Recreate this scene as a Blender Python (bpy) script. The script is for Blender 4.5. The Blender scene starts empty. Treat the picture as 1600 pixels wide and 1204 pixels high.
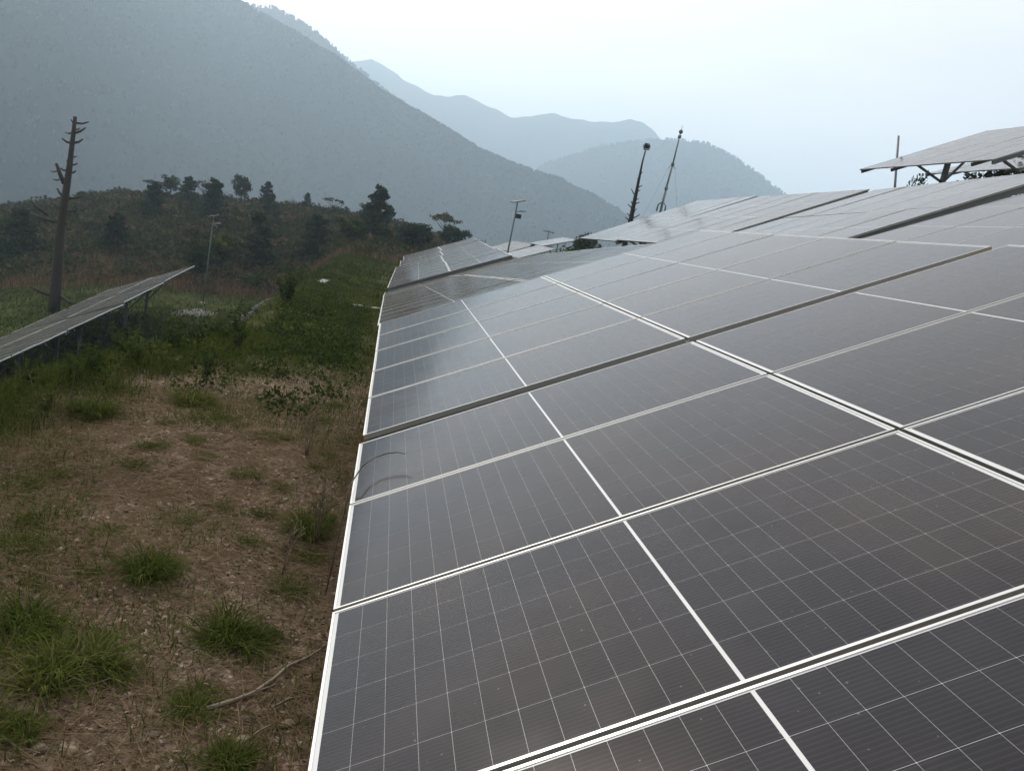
import bpy, math, random
import numpy as np
from mathutils import Matrix, Vector, noise as mnoise

random.seed(7)
rng = np.random.default_rng(11)
scene = bpy.context.scene
COL = scene.collection
R = math.radians

# ------------------------------------------------------------------ camera
FPX = 1294.127          # focal length in pixels of the 1600 px wide photograph
CAMZ = 2.1
WC = np.array([[0.97154170, 0.16361899, 0.17127626],
               [-0.13237758, -0.22457020, 0.96542447],
               [0.19642532, -0.96062326, -0.19651983]])   # camera (right, down, forward) -> world
cam = bpy.data.cameras.new('camera')
cam.sensor_width = 36.0
cam.lens = 36.0 * FPX / 1600.0
cam.clip_start = 0.05
cam.clip_end = 30000
cam_o = bpy.data.objects.new('camera', cam)
COL.objects.link(cam_o)
m = Matrix.Identity(4)
for r in range(3):
    m[r][0], m[r][1], m[r][2] = WC[r, 0], -WC[r, 1], -WC[r, 2]
m[2][3] = CAMZ
cam_o.matrix_world = m
scene.camera = cam_o

# ------------------------------------------------------------------ sky, sun, exposure
SUN_AZ, SUN_EL = -26.0, 39.0
world = bpy.data.worlds.new('World')
scene.world = world
world.use_nodes = True
wn, wl = world.node_tree.nodes, world.node_tree.links
wn.clear()
sky = wn.new('ShaderNodeTexSky')
sky.sky_type = 'NISHITA'
sky.sun_disc = False
sky.sun_elevation = R(SUN_EL)
sky.sun_rotation = R(SUN_AZ)
sky.altitude = 900
sky.air_density = 1.0
sky.dust_density = 4.0
sky.ozone_density = 1.0
veil = wn.new('ShaderNodeMix')
veil.data_type = 'RGBA'
veil.inputs[0].default_value = 0.62
wtc = wn.new('ShaderNodeTexCoord')
wmp = wn.new('ShaderNodeMapping')
wmp.inputs['Scale'].default_value = (1.0, 1.0, 3.0)
wnz = wn.new('ShaderNodeTexNoise')
wnz.inputs['Scale'].default_value = 2.2
wnz.inputs['Detail'].default_value = 6
wnz.inputs['Roughness'].default_value = 0.55
wl.new(wtc.outputs['Generated'], wmp.inputs[0])
wl.new(wmp.outputs[0], wnz.inputs['Vector'])
wrp = wn.new('ShaderNodeValToRGB')
wrp.color_ramp.elements[0].position = 0.3
wrp.color_ramp.elements[0].color = (8.3, 7.5, 6.6, 1)
wrp.color_ramp.elements[1].position = 0.7
wrp.color_ramp.elements[1].color = (10.2, 9.2, 8.0, 1)
wl.new(wnz.outputs[0], wrp.inputs[0])
wl.new(wrp.outputs[0], veil.inputs[7])
bg = wn.new('ShaderNodeBackground')
bg.inputs['Strength'].default_value = 0.15
wo = wn.new('ShaderNodeOutputWorld')
wl.new(sky.outputs[0], veil.inputs[6])
wl.new(veil.outputs[2], bg.inputs[0])
wl.new(bg.outputs[0], wo.inputs[0])

sun = bpy.data.lights.new('sun', 'SUN')
sun.energy = 2.3
sun.angle = R(8.0)
sun.color = (1.0, 0.91, 0.80)
sun_o = bpy.data.objects.new('sun', sun)
COL.objects.link(sun_o)
sd = Vector((math.sin(R(SUN_AZ)) * math.cos(R(SUN_EL)), math.cos(R(SUN_AZ)) * math.cos(R(SUN_EL)), math.sin(R(SUN_EL))))
sun_o.rotation_euler = (-sd).to_track_quat('-Z', 'Y').to_euler()
sun_o.location = (0, 0, 50)

vs = scene.view_settings
vs.view_transform = 'Standard'
vs.look = 'None'
vs.exposure = 0.27
vs.gamma = 1.0
vs.use_curve_mapping = False
scene.cycles.use_denoising = True
scene.cycles.max_bounces = 6
scene.cycles.diffuse_bounces = 2
scene.cycles.glossy_bounces = 3
scene.cycles.transmission_bounces = 3
scene.cycles.volume_bounces = 2
scene.cycles.transparent_max_bounces = 6

# ------------------------------------------------------------------ helpers
def ray(px, py):
    return WC @ np.array([(px - 800) / FPX, (py - 602) / FPX, 1.0])

def at(px, py, y):
    """point on the ray through a pixel at a given depth along the rows"""
    d = ray(px, py)
    d = d / d[1]
    return np.array([d[0] * y, y, CAMZ + d[2] * y])

def props(o, label=None, cat=None, group=None, kind=None):
    if label: o['label'] = label
    if cat: o['category'] = cat
    if group: o['group'] = group
    if kind: o['kind'] = kind
    return o

def link(name, data, parent=None):
    o = bpy.data.objects.new(name, data)
    COL.objects.link(o)
    if parent is not None:
        o.parent = parent
    return o

def empty(name, loc=(0, 0, 0), rz=0.0, sc=1.0):
    o = bpy.data.objects.new(name, None)
    COL.objects.link(o)
    o.empty_display_size = 0.1
    o.location = loc
    o.rotation_euler = (0, 0, rz)
    o.scale = (sc, sc, sc)
    return o

def np_mesh(name, verts, faces, mat=None, tint=None, smooth=False):
    """verts (n,3); faces (m,k) with one k for all"""
    me = bpy.data.meshes.new(name)
    verts = np.asarray(verts, np.float32)
    faces = np.asarray(faces, np.int32)
    mcount, k = faces.shape
    me.vertices.add(len(verts))
    me.vertices.foreach_set('co', verts.ravel())
    me.loops.add(mcount * k)
    me.loops.foreach_set('vertex_index', faces.ravel())
    me.polygons.add(mcount)
    me.polygons.foreach_set('loop_start', np.arange(0, mcount * k, k, dtype=np.int32))
    me.polygons.foreach_set('loop_total', np.full(mcount, k, np.int32))
    if smooth:
        me.polygons.foreach_set('use_smooth', np.ones(mcount, bool))
    me.update(calc_edges=True)
    if tint is not None:
        a = me.attributes.new('tint', 'FLOAT', 'POINT')
        a.data.foreach_set('value', np.asarray(tint, np.float32))
    if mat:
        me.materials.append(mat)
    return me

class MB:
    """collects simple shapes into one mesh"""
    def __init__(self):
        self.v, self.f = [], []
    def add(self, vs, fs):
        b = len(self.v)
        self.v += [tuple(map(float, p)) for p in vs]
        self.f += [tuple(b + i for i in f) for f in fs]
    def box(self, a, b):
        x0, y0, z0 = a
        x1, y1, z1 = b
        self.add([(x0, y0, z0), (x1, y0, z0), (x1, y1, z0), (x0, y1, z0), (x0, y0, z1), (x1, y0, z1), (x1, y1, z1), (x0, y1, z1)],
                 [(3, 2, 1, 0), (4, 5, 6, 7), (0, 1, 5, 4), (1, 2, 6, 5), (2, 3, 7, 6), (3, 0, 4, 7)])
    def beam(self, p, q, w, h, up=(0, 0, 1)):
        p, q, up = Vector(p), Vector(q), Vector(up)
        d = (q - p).normalized()
        s = d.cross(up)
        if s.length < 1e-4:
            s = d.cross(Vector((1, 0, 0)))
        s.normalize()
        t = s.cross(d)
        vs = []
        for e in (p, q):
            for a, b in ((-1, -1), (1, -1), (1, 1), (-1, 1)):
                vs.append(e + s * (a * w / 2) + t * (b * h / 2))
        self.add(vs, [(3, 2, 1, 0), (4, 5, 6, 7), (0, 1, 5, 4), (1, 2, 6, 5), (2, 3, 7, 6), (3, 0, 4, 7)])
    def tube(self, pts, rad, n=8, cap=True):
        pts = [Vector(p) for p in pts]
        b = len(self.v)
        ref = Vector((0.31, 0.93, 0.2))
        for i, p in enumerate(pts):
            d = (pts[min(i + 1, len(pts) - 1)] - pts[max(i - 1, 0)]).normalized()
            s = d.cross(ref)
            if s.length < 0.05:
                s = d.cross(Vector((1, 0, 0)))
            s.normalize()
            t = d.cross(s)
            r = rad[i] if hasattr(rad, '__len__') else rad
            for k in range(n):
                a = 2 * math.pi * k / n
                self.v.append(tuple(p + (s * math.cos(a) + t * math.sin(a)) * r))
        for i in range(len(pts) - 1):
            for k in range(n):
                k2 = (k + 1) % n
                self.f.append((b + i * n + k, b + i * n + k2, b + (i + 1) * n + k2, b + (i + 1) * n + k))
        if cap:
            self.f.append(tuple(b + k for k in range(n))[::-1])
            self.f.append(tuple(b + (len(pts) - 1) * n + k for k in range(n)))
    def mesh(self, name, mat=None, smooth=False):
        me = bpy.data.meshes.new(name)
        me.from_pydata(self.v, [], self.f)
        if smooth:
            me.polygons.foreach_set('use_smooth', np.ones(len(me.polygons), bool))
        me.update()
        if mat:
            me.materials.append(mat)
        return me
    def build(self, name, mat=None, parent=None, smooth=False):
        return link(name, self.mesh(name, mat, smooth), parent)

def icosphere(sub=1):
    import bmesh
    bm = bmesh.new()
    bmesh.ops.create_icosphere(bm, subdivisions=sub, radius=1.0)
    v = np.array([p.co[:] for p in bm.verts])
    f = np.array([[q.index for q in fc.verts] for fc in bm.faces])
    bm.free()
    return v, f

def sstep(a, b, x):
    t = np.clip((x - a) / (b - a), 0, 1)
    return t * t * (3 - 2 * t)

# cheap vectorised value noise
_perm = rng.random((256, 256)).astype(np.float64)
def vnoise(x, y):
    xi, yi = np.floor(x).astype(int), np.floor(y).astype(int)
    fx, fy = x - xi, y - yi
    fx, fy = fx * fx * (3 - 2 * fx), fy * fy * (3 - 2 * fy)
    g = lambda i, j: _perm[i & 255, j & 255]
    return (g(xi, yi) * (1 - fx) + g(xi + 1, yi) * fx) * (1 - fy) + (g(xi, yi + 1) * (1 - fx) + g(xi + 1, yi + 1) * fx) * fy
def fbm(x, y, oct=4):
    s, a, t = 0.0, 0.5, 0.0
    for k in range(oct):
        s = s + a * (vnoise(x * 2 ** k + 17.3 * k, y * 2 ** k + 5.1 * k) - 0.5)
        t += a
        a *= 0.5
    return s / t * 2

# ------------------------------------------------------------------ materials
def new_mat(name):
    mt = bpy.data.materials.new(name)
    mt.use_nodes = True
    nt = mt.node_tree
    b = nt.nodes['Principled BSDF']
    return mt, nt, b

def plain(name, col, rough=0.5, metal=0.0, var=0.15, scale=8.0, bump=0.0):
    mt, nt, b = new_mat(name)
    tc = nt.nodes.new('ShaderNodeTexCoord')
    nz = nt.nodes.new('ShaderNodeTexNoise')
    nz.inputs['Scale'].default_value = scale
    nz.inputs['Detail'].default_value = 5
    nt.links.new(tc.outputs['Object'], nz.inputs['Vector'])
    mx = nt.nodes.new('ShaderNodeMix')
    mx.data_type = 'RGBA'
    mx.inputs[6].default_value = (*[c * (1 - var) for c in col], 1)
    mx.inputs[7].default_value = (*[min(1, c * (1 + var)) for c in col], 1)
    nt.links.new(nz.outputs[0], mx.inputs[0])
    nt.links.new(mx.outputs[2], b.inputs['Base Color'])
    b.inputs['Roughness'].default_value = rough
    b.inputs['Metallic'].default_value = metal
    if bump:
        bp = nt.nodes.new('ShaderNodeBump')
        bp.inputs['Strength'].default_value = bump
        nt.links.new(nz.outputs[0], bp.inputs['Height'])
        nt.links.new(bp.outputs[0], b.inputs['Normal'])
    return mt

def ramp(nt, src, stops):
    r = nt.nodes.new('ShaderNodeValToRGB')
    el = r.color_ramp.elements
    while len(el) < len(stops):
        el.new(0.5)
    for e, (p, c) in zip(el, stops):
        e.position = p
        e.color = (*c, 1)
    nt.links.new(src, r.inputs[0])
    return r.outputs[0]

def leafy(name, stops, trans=0.3, rough=0.75):
    """foliage whose colour runs over the 'tint' attribute"""
    mt, nt, b = new_mat(name)
    at_ = nt.nodes.new('ShaderNodeAttribute')
    at_.attribute_name = 'tint'
    oi = nt.nodes.new('ShaderNodeObjectInfo')
    ad = nt.nodes.new('ShaderNodeMath')
    ad.operation = 'MULTIPLY_ADD'
    ad.inputs[1].default_value = 0.25
    ad2 = nt.nodes.new('ShaderNodeMath')
    ad2.operation = 'SUBTRACT'
    ad2.inputs[1].default_value = 0.125
    nt.links.new(oi.outputs['Random'], ad.inputs[0])
    nt.links.new(at_.outputs['Fac'], ad.inputs[2])
    nt.links.new(ad.outputs[0], ad2.inputs[0])
    col = ramp(nt, ad2.outputs[0], stops)
    nt.nodes.remove(b)
    b = nt.nodes.new('ShaderNodeBsdfDiffuse')
    b.inputs['Roughness'].default_value = rough
    nt.links.new(col, b.inputs[0])
    tr = nt.nodes.new('ShaderNodeBsdfTranslucent')
    nt.links.new(col, tr.inputs[0])
    ms = nt.nodes.new('ShaderNodeMixShader')
    ms.inputs[0].default_value = trans
    nt.links.new(b.outputs[0], ms.inputs[1])
    nt.links.new(tr.outputs[0], ms.inputs[2])
    nt.links.new(ms.outputs[0], nt.nodes['Material Output'].inputs[0])
    return mt

def glass_cell():
    mt, nt, b = new_mat('photovoltaic_cell')
    N = nt.nodes.new
    L = nt.links.new
    tc = N('ShaderNodeTexCoord')
    sp = N('ShaderNodeSeparateXYZ')
    L(tc.outputs['Object'], sp.inputs[0])
    mu = N('ShaderNodeMath'); mu.operation = 'MULTIPLY'; mu.inputs[1].default_value = 1 / 0.01655
    L(sp.outputs[1], mu.inputs[0])
    fr = N('ShaderNodeMath'); fr.operation = 'FRACT'
    L(mu.outputs[0], fr.inputs[0])
    gt = N('ShaderNodeMapRange'); gt.interpolation_type = 'SMOOTHSTEP'; gt.inputs[1].default_value = 0.55; gt.inputs[2].default_value = 0.95
    L(fr.outputs[0], gt.inputs[0])
    geo = N('ShaderNodeNewGeometry')
    nz = N('ShaderNodeTexNoise'); nz.inputs['Scale'].default_value = 1.1; nz.inputs['Detail'].default_value = 3
    L(geo.outputs['Position'], nz.inputs['Vector'])
    base = ramp(nt, nz.outputs[0], [(0.36, (0.006, 0.007, 0.013)), (0.50, (0.011, 0.009, 0.012)), (0.64, (0.020, 0.013, 0.013))])
    st = N('ShaderNodeMix'); st.data_type = 'RGBA'; st.blend_type = 'ADD'
    st.inputs[7].default_value = (0.012, 0.012, 0.0125, 1)
    L(gt.outputs[0], st.inputs[0]); L(base, st.inputs[6])
    # dust film, patchy, with settled specks
    nd = N('ShaderNodeTexNoise'); nd.inputs['Scale'].default_value = 3.0; nd.inputs['Detail'].default_value = 6; nd.inputs['Roughness'].default_value = 0.65
    L(geo.outputs['Position'], nd.inputs['Vector'])
    dm = N('ShaderNodeMapRange'); dm.inputs[1].default_value = 0.3; dm.inputs[2].default_value = 0.75; dm.inputs[3].default_value = 0.004; dm.inputs[4].default_value = 0.034
    L(nd.outputs[0], dm.inputs[0])
    sk = N('ShaderNodeTexVoronoi'); sk.inputs['Scale'].default_value = 32.0
    L(geo.outputs['Position'], sk.inputs['Vector'])
    sx = N('ShaderNodeSeparateColor'); L(sk.outputs['Color'], sx.inputs[0])
    th = N('ShaderNodeMath'); th.operation = 'MULTIPLY_ADD'; th.inputs[1].default_value = 0.32; th.inputs[2].default_value = -0.20
    L(sx.outputs[0], th.inputs[0])
    lt = N('ShaderNodeMath'); lt.operation = 'LESS_THAN'; L(sk.outputs['Distance'], lt.inputs[0]); L(th.outputs[0], lt.inputs[1])
    sm = N('ShaderNodeMath'); sm.operation = 'MULTIPLY'; sm.inputs[1].default_value = 0.28; L(lt.outputs[0], sm.inputs[0])
    mxx = N('ShaderNodeMath'); mxx.operation = 'ADD'
    oi = N('ShaderNodeObjectInfo')
    om = N('ShaderNodeMath'); om.operation = 'MULTIPLY_ADD'; om.inputs[1].default_value = 0.9; om.inputs[2].default_value = 0.6
    L(oi.outputs['Random'], om.inputs[0])
    dv_ = N('ShaderNodeMath'); dv_.operation = 'MULTIPLY'; L(dm.outputs[0], dv_.inputs[0]); L(om.outputs[0], dv_.inputs[1])
    L(dv_.outputs[0], mxx.inputs[0]); L(sm.outputs[0], mxx.inputs[1])
    du = N('ShaderNodeMix'); du.data_type = 'RGBA'
    du.inputs[7].default_value = (0.33, 0.30, 0.27, 1)
    L(mxx.outputs[0], du.inputs[0]); L(st.outputs[2], du.inputs[6])
    L(du.outputs[2], b.inputs['Base Color'])
    rr = N('ShaderNodeMapRange'); rr.inputs[1].default_value = 0.3; rr.inputs[2].default_value = 0.75; rr.inputs[3].default_value = 0.08; rr.inputs[4].default_value = 0.17
    L(nd.outputs[0], rr.inputs[0]); L(rr.outputs[0], b.inputs['Roughness'])
    b.inputs['IOR'].default_value = 1.30
    b.inputs['Specular Tint'].default_value = (1.0, 0.95, 0.93, 1)
    b.inputs['Sheen Weight'].default_value = 0.22
    b.inputs['Sheen Roughness'].default_value = 0.22
    b.inputs['Sheen Tint'].default_value = (1.0, 0.95, 0.9, 1)
    return mt

M_CELL = glass_cell()
M_SHEET = plain('white_backsheet', (0.55, 0.56, 0.56), 0.2, 0.0, 0.06, 5)
M_ALU = plain('anodised_aluminium', (0.60, 0.60, 0.585), 0.34, 0.9, 0.08, 6)
M_STEEL = plain('galvanised_steel', (0.20, 0.215, 0.23), 0.55, 0.55, 0.25, 9)
M_STEELD = plain('weathered_green_steel', (0.10, 0.14, 0.14), 0.6, 0.3, 0.3, 12)
M_DARK = plain('dark_plastic', (0.03, 0.032, 0.035), 0.5)
M_BARK = plain('charred_pine_bark', (0.036, 0.027, 0.022), 0.9, 0, 0.5, 14, 0.6)
M_WOOD = plain('bare_branch_wood', (0.16, 0.13, 0.10), 0.85, 0, 0.35, 30, 0.5)
M_STONE = plain('ochre_stone', (0.17, 0.13, 0.09), 0.85, 0, 0.4, 22, 0.5)
M_CONC = plain('weathered_concrete', (0.24, 0.24, 0.22), 0.9, 0, 0.3, 6, 0.4)
M_SAND = plain('pale_sand', (0.10, 0.097, 0.088), 0.95, 0, 0.35, 3, 0.3)
M_STEM = plain('dry_stem', (0.13, 0.10, 0.07), 0.8)
M_GREENSTEM = plain('green_stem', (0.07, 0.09, 0.035), 0.7)
M_LEAF = leafy('shrub_leaf', [(0.0, (0.016, 0.028, 0.010)), (0.5, (0.040, 0.062, 0.018)), (0.85, (0.085, 0.115, 0.028)), (1.0, (0.16, 0.15, 0.05))], 0.35)
M_GRASS = leafy('grass_blade', [(0.0, (0.024, 0.036, 0.009)), (0.45, (0.070, 0.096, 0.020)), (0.75, (0.125, 0.148, 0.038)), (1.0, (0.19, 0.155, 0.085))], 0.3)
M_DRY = leafy('dry_grass', [(0.0, (0.07, 0.05, 0.03)), (0.5, (0.16, 0.11, 0.065)), (1.0, (0.28, 0.22, 0.14))], 0.25)
M_LITTER = leafy('leaf_litter', [(0.0, (0.065, 0.044, 0.031)), (0.45, (0.185, 0.133, 0.098)), (0.8, (0.33, 0.255, 0.19)), (1.0, (0.46, 0.385, 0.31))], 0.05, 0.8)
M_PINE = leafy('pine_needle', [(0.0, (0.016, 0.027, 0.014)), (0.6, (0.036, 0.054, 0.025)), (1.0, (0.072, 0.090, 0.038))], 0.2)
M_SCRUB = leafy('scrub_leaf', [(0.0, (0.022, 0.030, 0.014)), (0.35, (0.044, 0.055, 0.024)), (0.6, (0.078, 0.076, 0.034)), (0.85, (0.125, 0.088, 0.052)), (1.0, (0.18, 0.125, 0.078))], 0.2)
M_FOREST = leafy('far_forest', [(0.0, (0.016, 0.020, 0.013)), (0.6, (0.024, 0.028, 0.017)), (1.0, (0.030, 0.031, 0.020))], 0.0)

def ground_mat():
    mt, nt, b = new_mat('hillside_soil')
    N, L = nt.nodes.new, nt.links.new
    g = N('ShaderNodeNewGeometry')
    n1 = N('ShaderNodeTexNoise'); n1.inputs['Scale'].default_value = 1.6; n1.inputs['Detail'].default_value = 8; n1.inputs['Roughness'].default_value = 0.7
    n2 = N('ShaderNodeTexNoise'); n2.inputs['Scale'].default_value = 28.0; n2.inputs['Detail'].default_value = 6; n2.inputs['Roughness'].default_value = 0.7
    for n in (n1, n2):
        L(g.outputs['Position'], n.inputs['Vector'])
    soil = ramp(nt, n2.outputs[0], [(0.3, (0.092, 0.064, 0.049)), (0.5, (0.190, 0.137, 0.104)), (0.7, (0.31, 0.235, 0.185))])
    grs = ramp(nt, n2.outputs[0], [(0.3, (0.022, 0.028, 0.012)), (0.55, (0.050, 0.060, 0.024)), (0.75, (0.095, 0.085, 0.045))])
    a = N('ShaderNodeAttribute'); a.attribute_name = 'tint'
    mr = N('ShaderNodeMath'); mr.operation = 'ADD'
    sb = N('ShaderNodeMath'); sb.operation = 'MULTIPLY_ADD'; sb.inputs[1].default_value = 1.6; sb.inputs[2].default_value = -0.8
    L(n1.outputs[0], sb.inputs[0]); L(sb.outputs[0], mr.inputs[0]); L(a.outputs['Fac'], mr.inputs[1])
    cl = N('ShaderNodeClamp'); L(mr.outputs[0], cl.inputs[0])
    mx = N('ShaderNodeMix'); mx.data_type = 'RGBA'
    L(cl.outputs[0], mx.inputs[0]); L(soil, mx.inputs[6]); L(grs, mx.inputs[7])
    L(mx.outputs[2], b.inputs['Base Color'])
    b.inputs['Roughness'].default_value = 0.95
    b.inputs['Specular IOR Level'].default_value = 0.0
    bp = N('ShaderNodeBump'); bp.inputs['Strength'].default_value = 0.7; bp.inputs['Distance'].default_value = 0.03
    L(n2.outputs[0], bp.inputs['Height']); L(bp.outputs[0], b.inputs['Normal'])
    return mt
M_GROUND = ground_mat()

def mountain_mat(name, sc, cols):
    mt, nt, b = new_mat(name)
    N, L = nt.nodes.new, nt.links.new
    g = N('ShaderNodeNewGeometry')
    n1 = N('ShaderNodeTexNoise'); n1.inputs['Scale'].default_value = sc; n1.inputs['Detail'].default_value = 10; n1.inputs['Roughness'].default_value = 0.72
    L(g.outputs['Position'], n1.inputs['Vector'])
    n2 = N('ShaderNodeTexNoise'); n2.inputs['Scale'].default_value = sc * 0.28; n2.inputs['Detail'].default_value = 5; n2.inputs['Roughness'].default_value = 0.6
    L(g.outputs['Position'], n2.inputs['Vector'])
    ad = N('ShaderNodeMath'); ad.operation = 'MULTIPLY_ADD'; ad.inputs[1].default_value = 0.7; ad.inputs[2].default_value = -0.40
    L(n2.outputs[0], ad.inputs[0])
    sm_ = N('ShaderNodeMath'); sm_.operation = 'ADD'; L(ad.outputs[0], sm_.inputs[0]); L(n1.outputs[0], sm_.inputs[1])
    L(ramp(nt, sm_.outputs[0], cols), b.inputs['Base Color'])
    b.inputs['Roughness'].default_value = 1.0
    b.inputs['Specular IOR Level'].default_value = 0.0
    return mt
M_MOUNT = mountain_mat('wooded_mountain', 0.02, [(0.38, (0.011, 0.015, 0.009)), (0.54, (0.019, 0.022, 0.014)), (0.68, (0.036, 0.035, 0.023)), (0.80, (0.085, 0.075, 0.055))])

# ------------------------------------------------------------------ ground
def row_ground(y):
    return np.interp(y, [-50, 9, 11.5, 22.8, 28.8, 36, 56, 75, 110, 140], [0, 0, -0.2, -1.3, -1.85, -2.0, -2.55, -3.0, -3.6, -5])

RIDGE_X = [-400, -120, -70, -51, -46, -33, -21, -1.4, 8, 13, 20, 30, 60, 400]
RIDGE_Z = [-70, -40, -21, -12, -9.2, -5.2, -3.4, -1.7, -2.4, -3.4, -3.9, -4.5, -8, -60]
def crest(y):
    y = np.asarray(y, float)
    return np.interp(y, [4, 6, 8, 9.5, 13, 17, 22, 40], [-3.1, -2.9, -2.35, -1.95, -1.8, -2.0, -2.4, -2.5]) + 0.3 * (vnoise(y * 0.5, y * 0 + 3.3) - 0.5)

def height(x, y, fine=True):
    x, y = np.asarray(x, float), np.asarray(y, float)
    g = row_ground(y)
    # uphill side
    up = np.interp(x, [0, 1.5, 4, 6.4, 8, 11, 14.2, 16, 20, 30, 60, 400], [0, 0.1, 0.75, 2.1, 2.25, 3.2, 4.3, 4.45, 5.0, 7, 14, 60])
    up = up * (1 + 0.012 * (y - 8).clip(-10, 22))
    fall = 1 - 0.80 * sstep(30, 40, y - 0.3 * (x - 8).clip(0, 30)) - 0.2 * sstep(46, 90, y)
    z = g + up * fall
    # downhill side: terrace crest, bank, lower meadow
    low = np.interp(x, [-400, -120, -60, -35, -22, -14, -10, -6, 50], [-110, -46, -22, -13, -8.4, -7.0, -6.75, -6.2, -6.0])
    cr = crest(y)
    bank = sstep(cr, cr - 3.2 - 1.2 * sstep(28, 40, y), x)
    z = z * (1 - bank) + low * bank
    # knoll beyond the meadow and the drop into the valley behind it
    k = sstep(57, 116, y) ** 0.85
    rz = np.interp(x, RIDGE_X, RIDGE_Z) + 1.0 * fbm(x * 0.06, y * 0.06, 3)
    z = z * (1 - k) + rz * k
    dd = (y - 118).clip(0, None)
    z = np.where(dd > 0, np.maximum(-128, rz - 0.06 * dd ** 1.35 * 0.5 - dd * 0.12), z)
    side = (np.abs(x) - 180).clip(0, None)
    z = np.maximum(-129, z - 0.25 * side)
    back = (-y - 9).clip(0, None)
    z = z + np.minimum(0.62 * back, 190 + 20 * fbm(x / 90, y / 90, 4))  # unseen slope behind the camera, added to darken light and reflections from there
    if fine:
        near = 1 - sstep(60, 200, np.hypot(x, y))
        z = z + near * (0.10 * fbm(x * 0.8, y * 0.8, 4) + 0.5 * fbm(x * 0.11 + 9, y * 0.11, 3) * sstep(12, 30, np.hypot(x, y)) * 0.5)
    return z

def hz(x, y):
    return float(height(np.array([x]), np.array([y]))[0])

def green(x, y):
    x, y = np.asarray(x, float), np.asarray(y, float)
    gv = 0.12 + 0.8 * sstep(7.3, 10.5, y) + 0.35 * sstep(-2.0, -2.9, x)
    gv = np.maximum(gv, sstep(-6, -14, y))
    gv = gv - 0.5 * sstep(58, 75, y) + 0.15 * fbm(x * .3, y * .3, 2)
    return np.clip(gv, 0, 1)

def spaced(lo, hi, a, b, d0, g):
    c = list(np.arange(a, b + 1e-6, d0))
    d, p = d0, b
    while p < hi:
        d *= g; p += d; c.append(min(p, hi))
    d, p = d0, a
    while p > lo:
        d *= g; p -= d; c.insert(0, max(p, lo))
    return np.array(c)
gx = spaced(-3600, 3600, -5.0, 2.0, 0.09, 1.045)
gy = spaced(-3600, 3600, 2.0, 10.0, 0.09, 1.032)
GX, GY = np.meshgrid(gx, gy)
GZ = height(GX, GY)
V = np.c_[GX.ravel(), GY.ravel(), GZ.ravel()]
nx, ny = len(gx), len(gy)
ii = (np.arange(ny - 1)[:, None] * nx + np.arange(nx - 1)[None, :]).ravel()
Fq = np.c_[ii, ii + 1, ii + nx + 1, ii + nx]
gr = link('ground', np_mesh('ground', V, Fq, M_GROUND, green(GX.ravel(), GY.ravel()), True))
props(gr, 'brown stony hillside ground under the solar rows', 'ground', kind='structure')

def ground_at(px, py, tmax=400):
    d = ray(px, py)
    t = 1.0
    prev = t
    while t < tmax:
        p = d * t
        if CAMZ + p[2] < hz(p[0], p[1]):
            a, b = prev, t
            for _ in range(18):
                mid = (a + b) / 2
                p = d * mid
                if CAMZ + p[2] < hz(p[0], p[1]): b = mid
                else: a = mid
            p = d * b
            return np.array([p[0], p[1], CAMZ + p[2]])
        prev = t
        t *= 1.02
    return None

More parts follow.
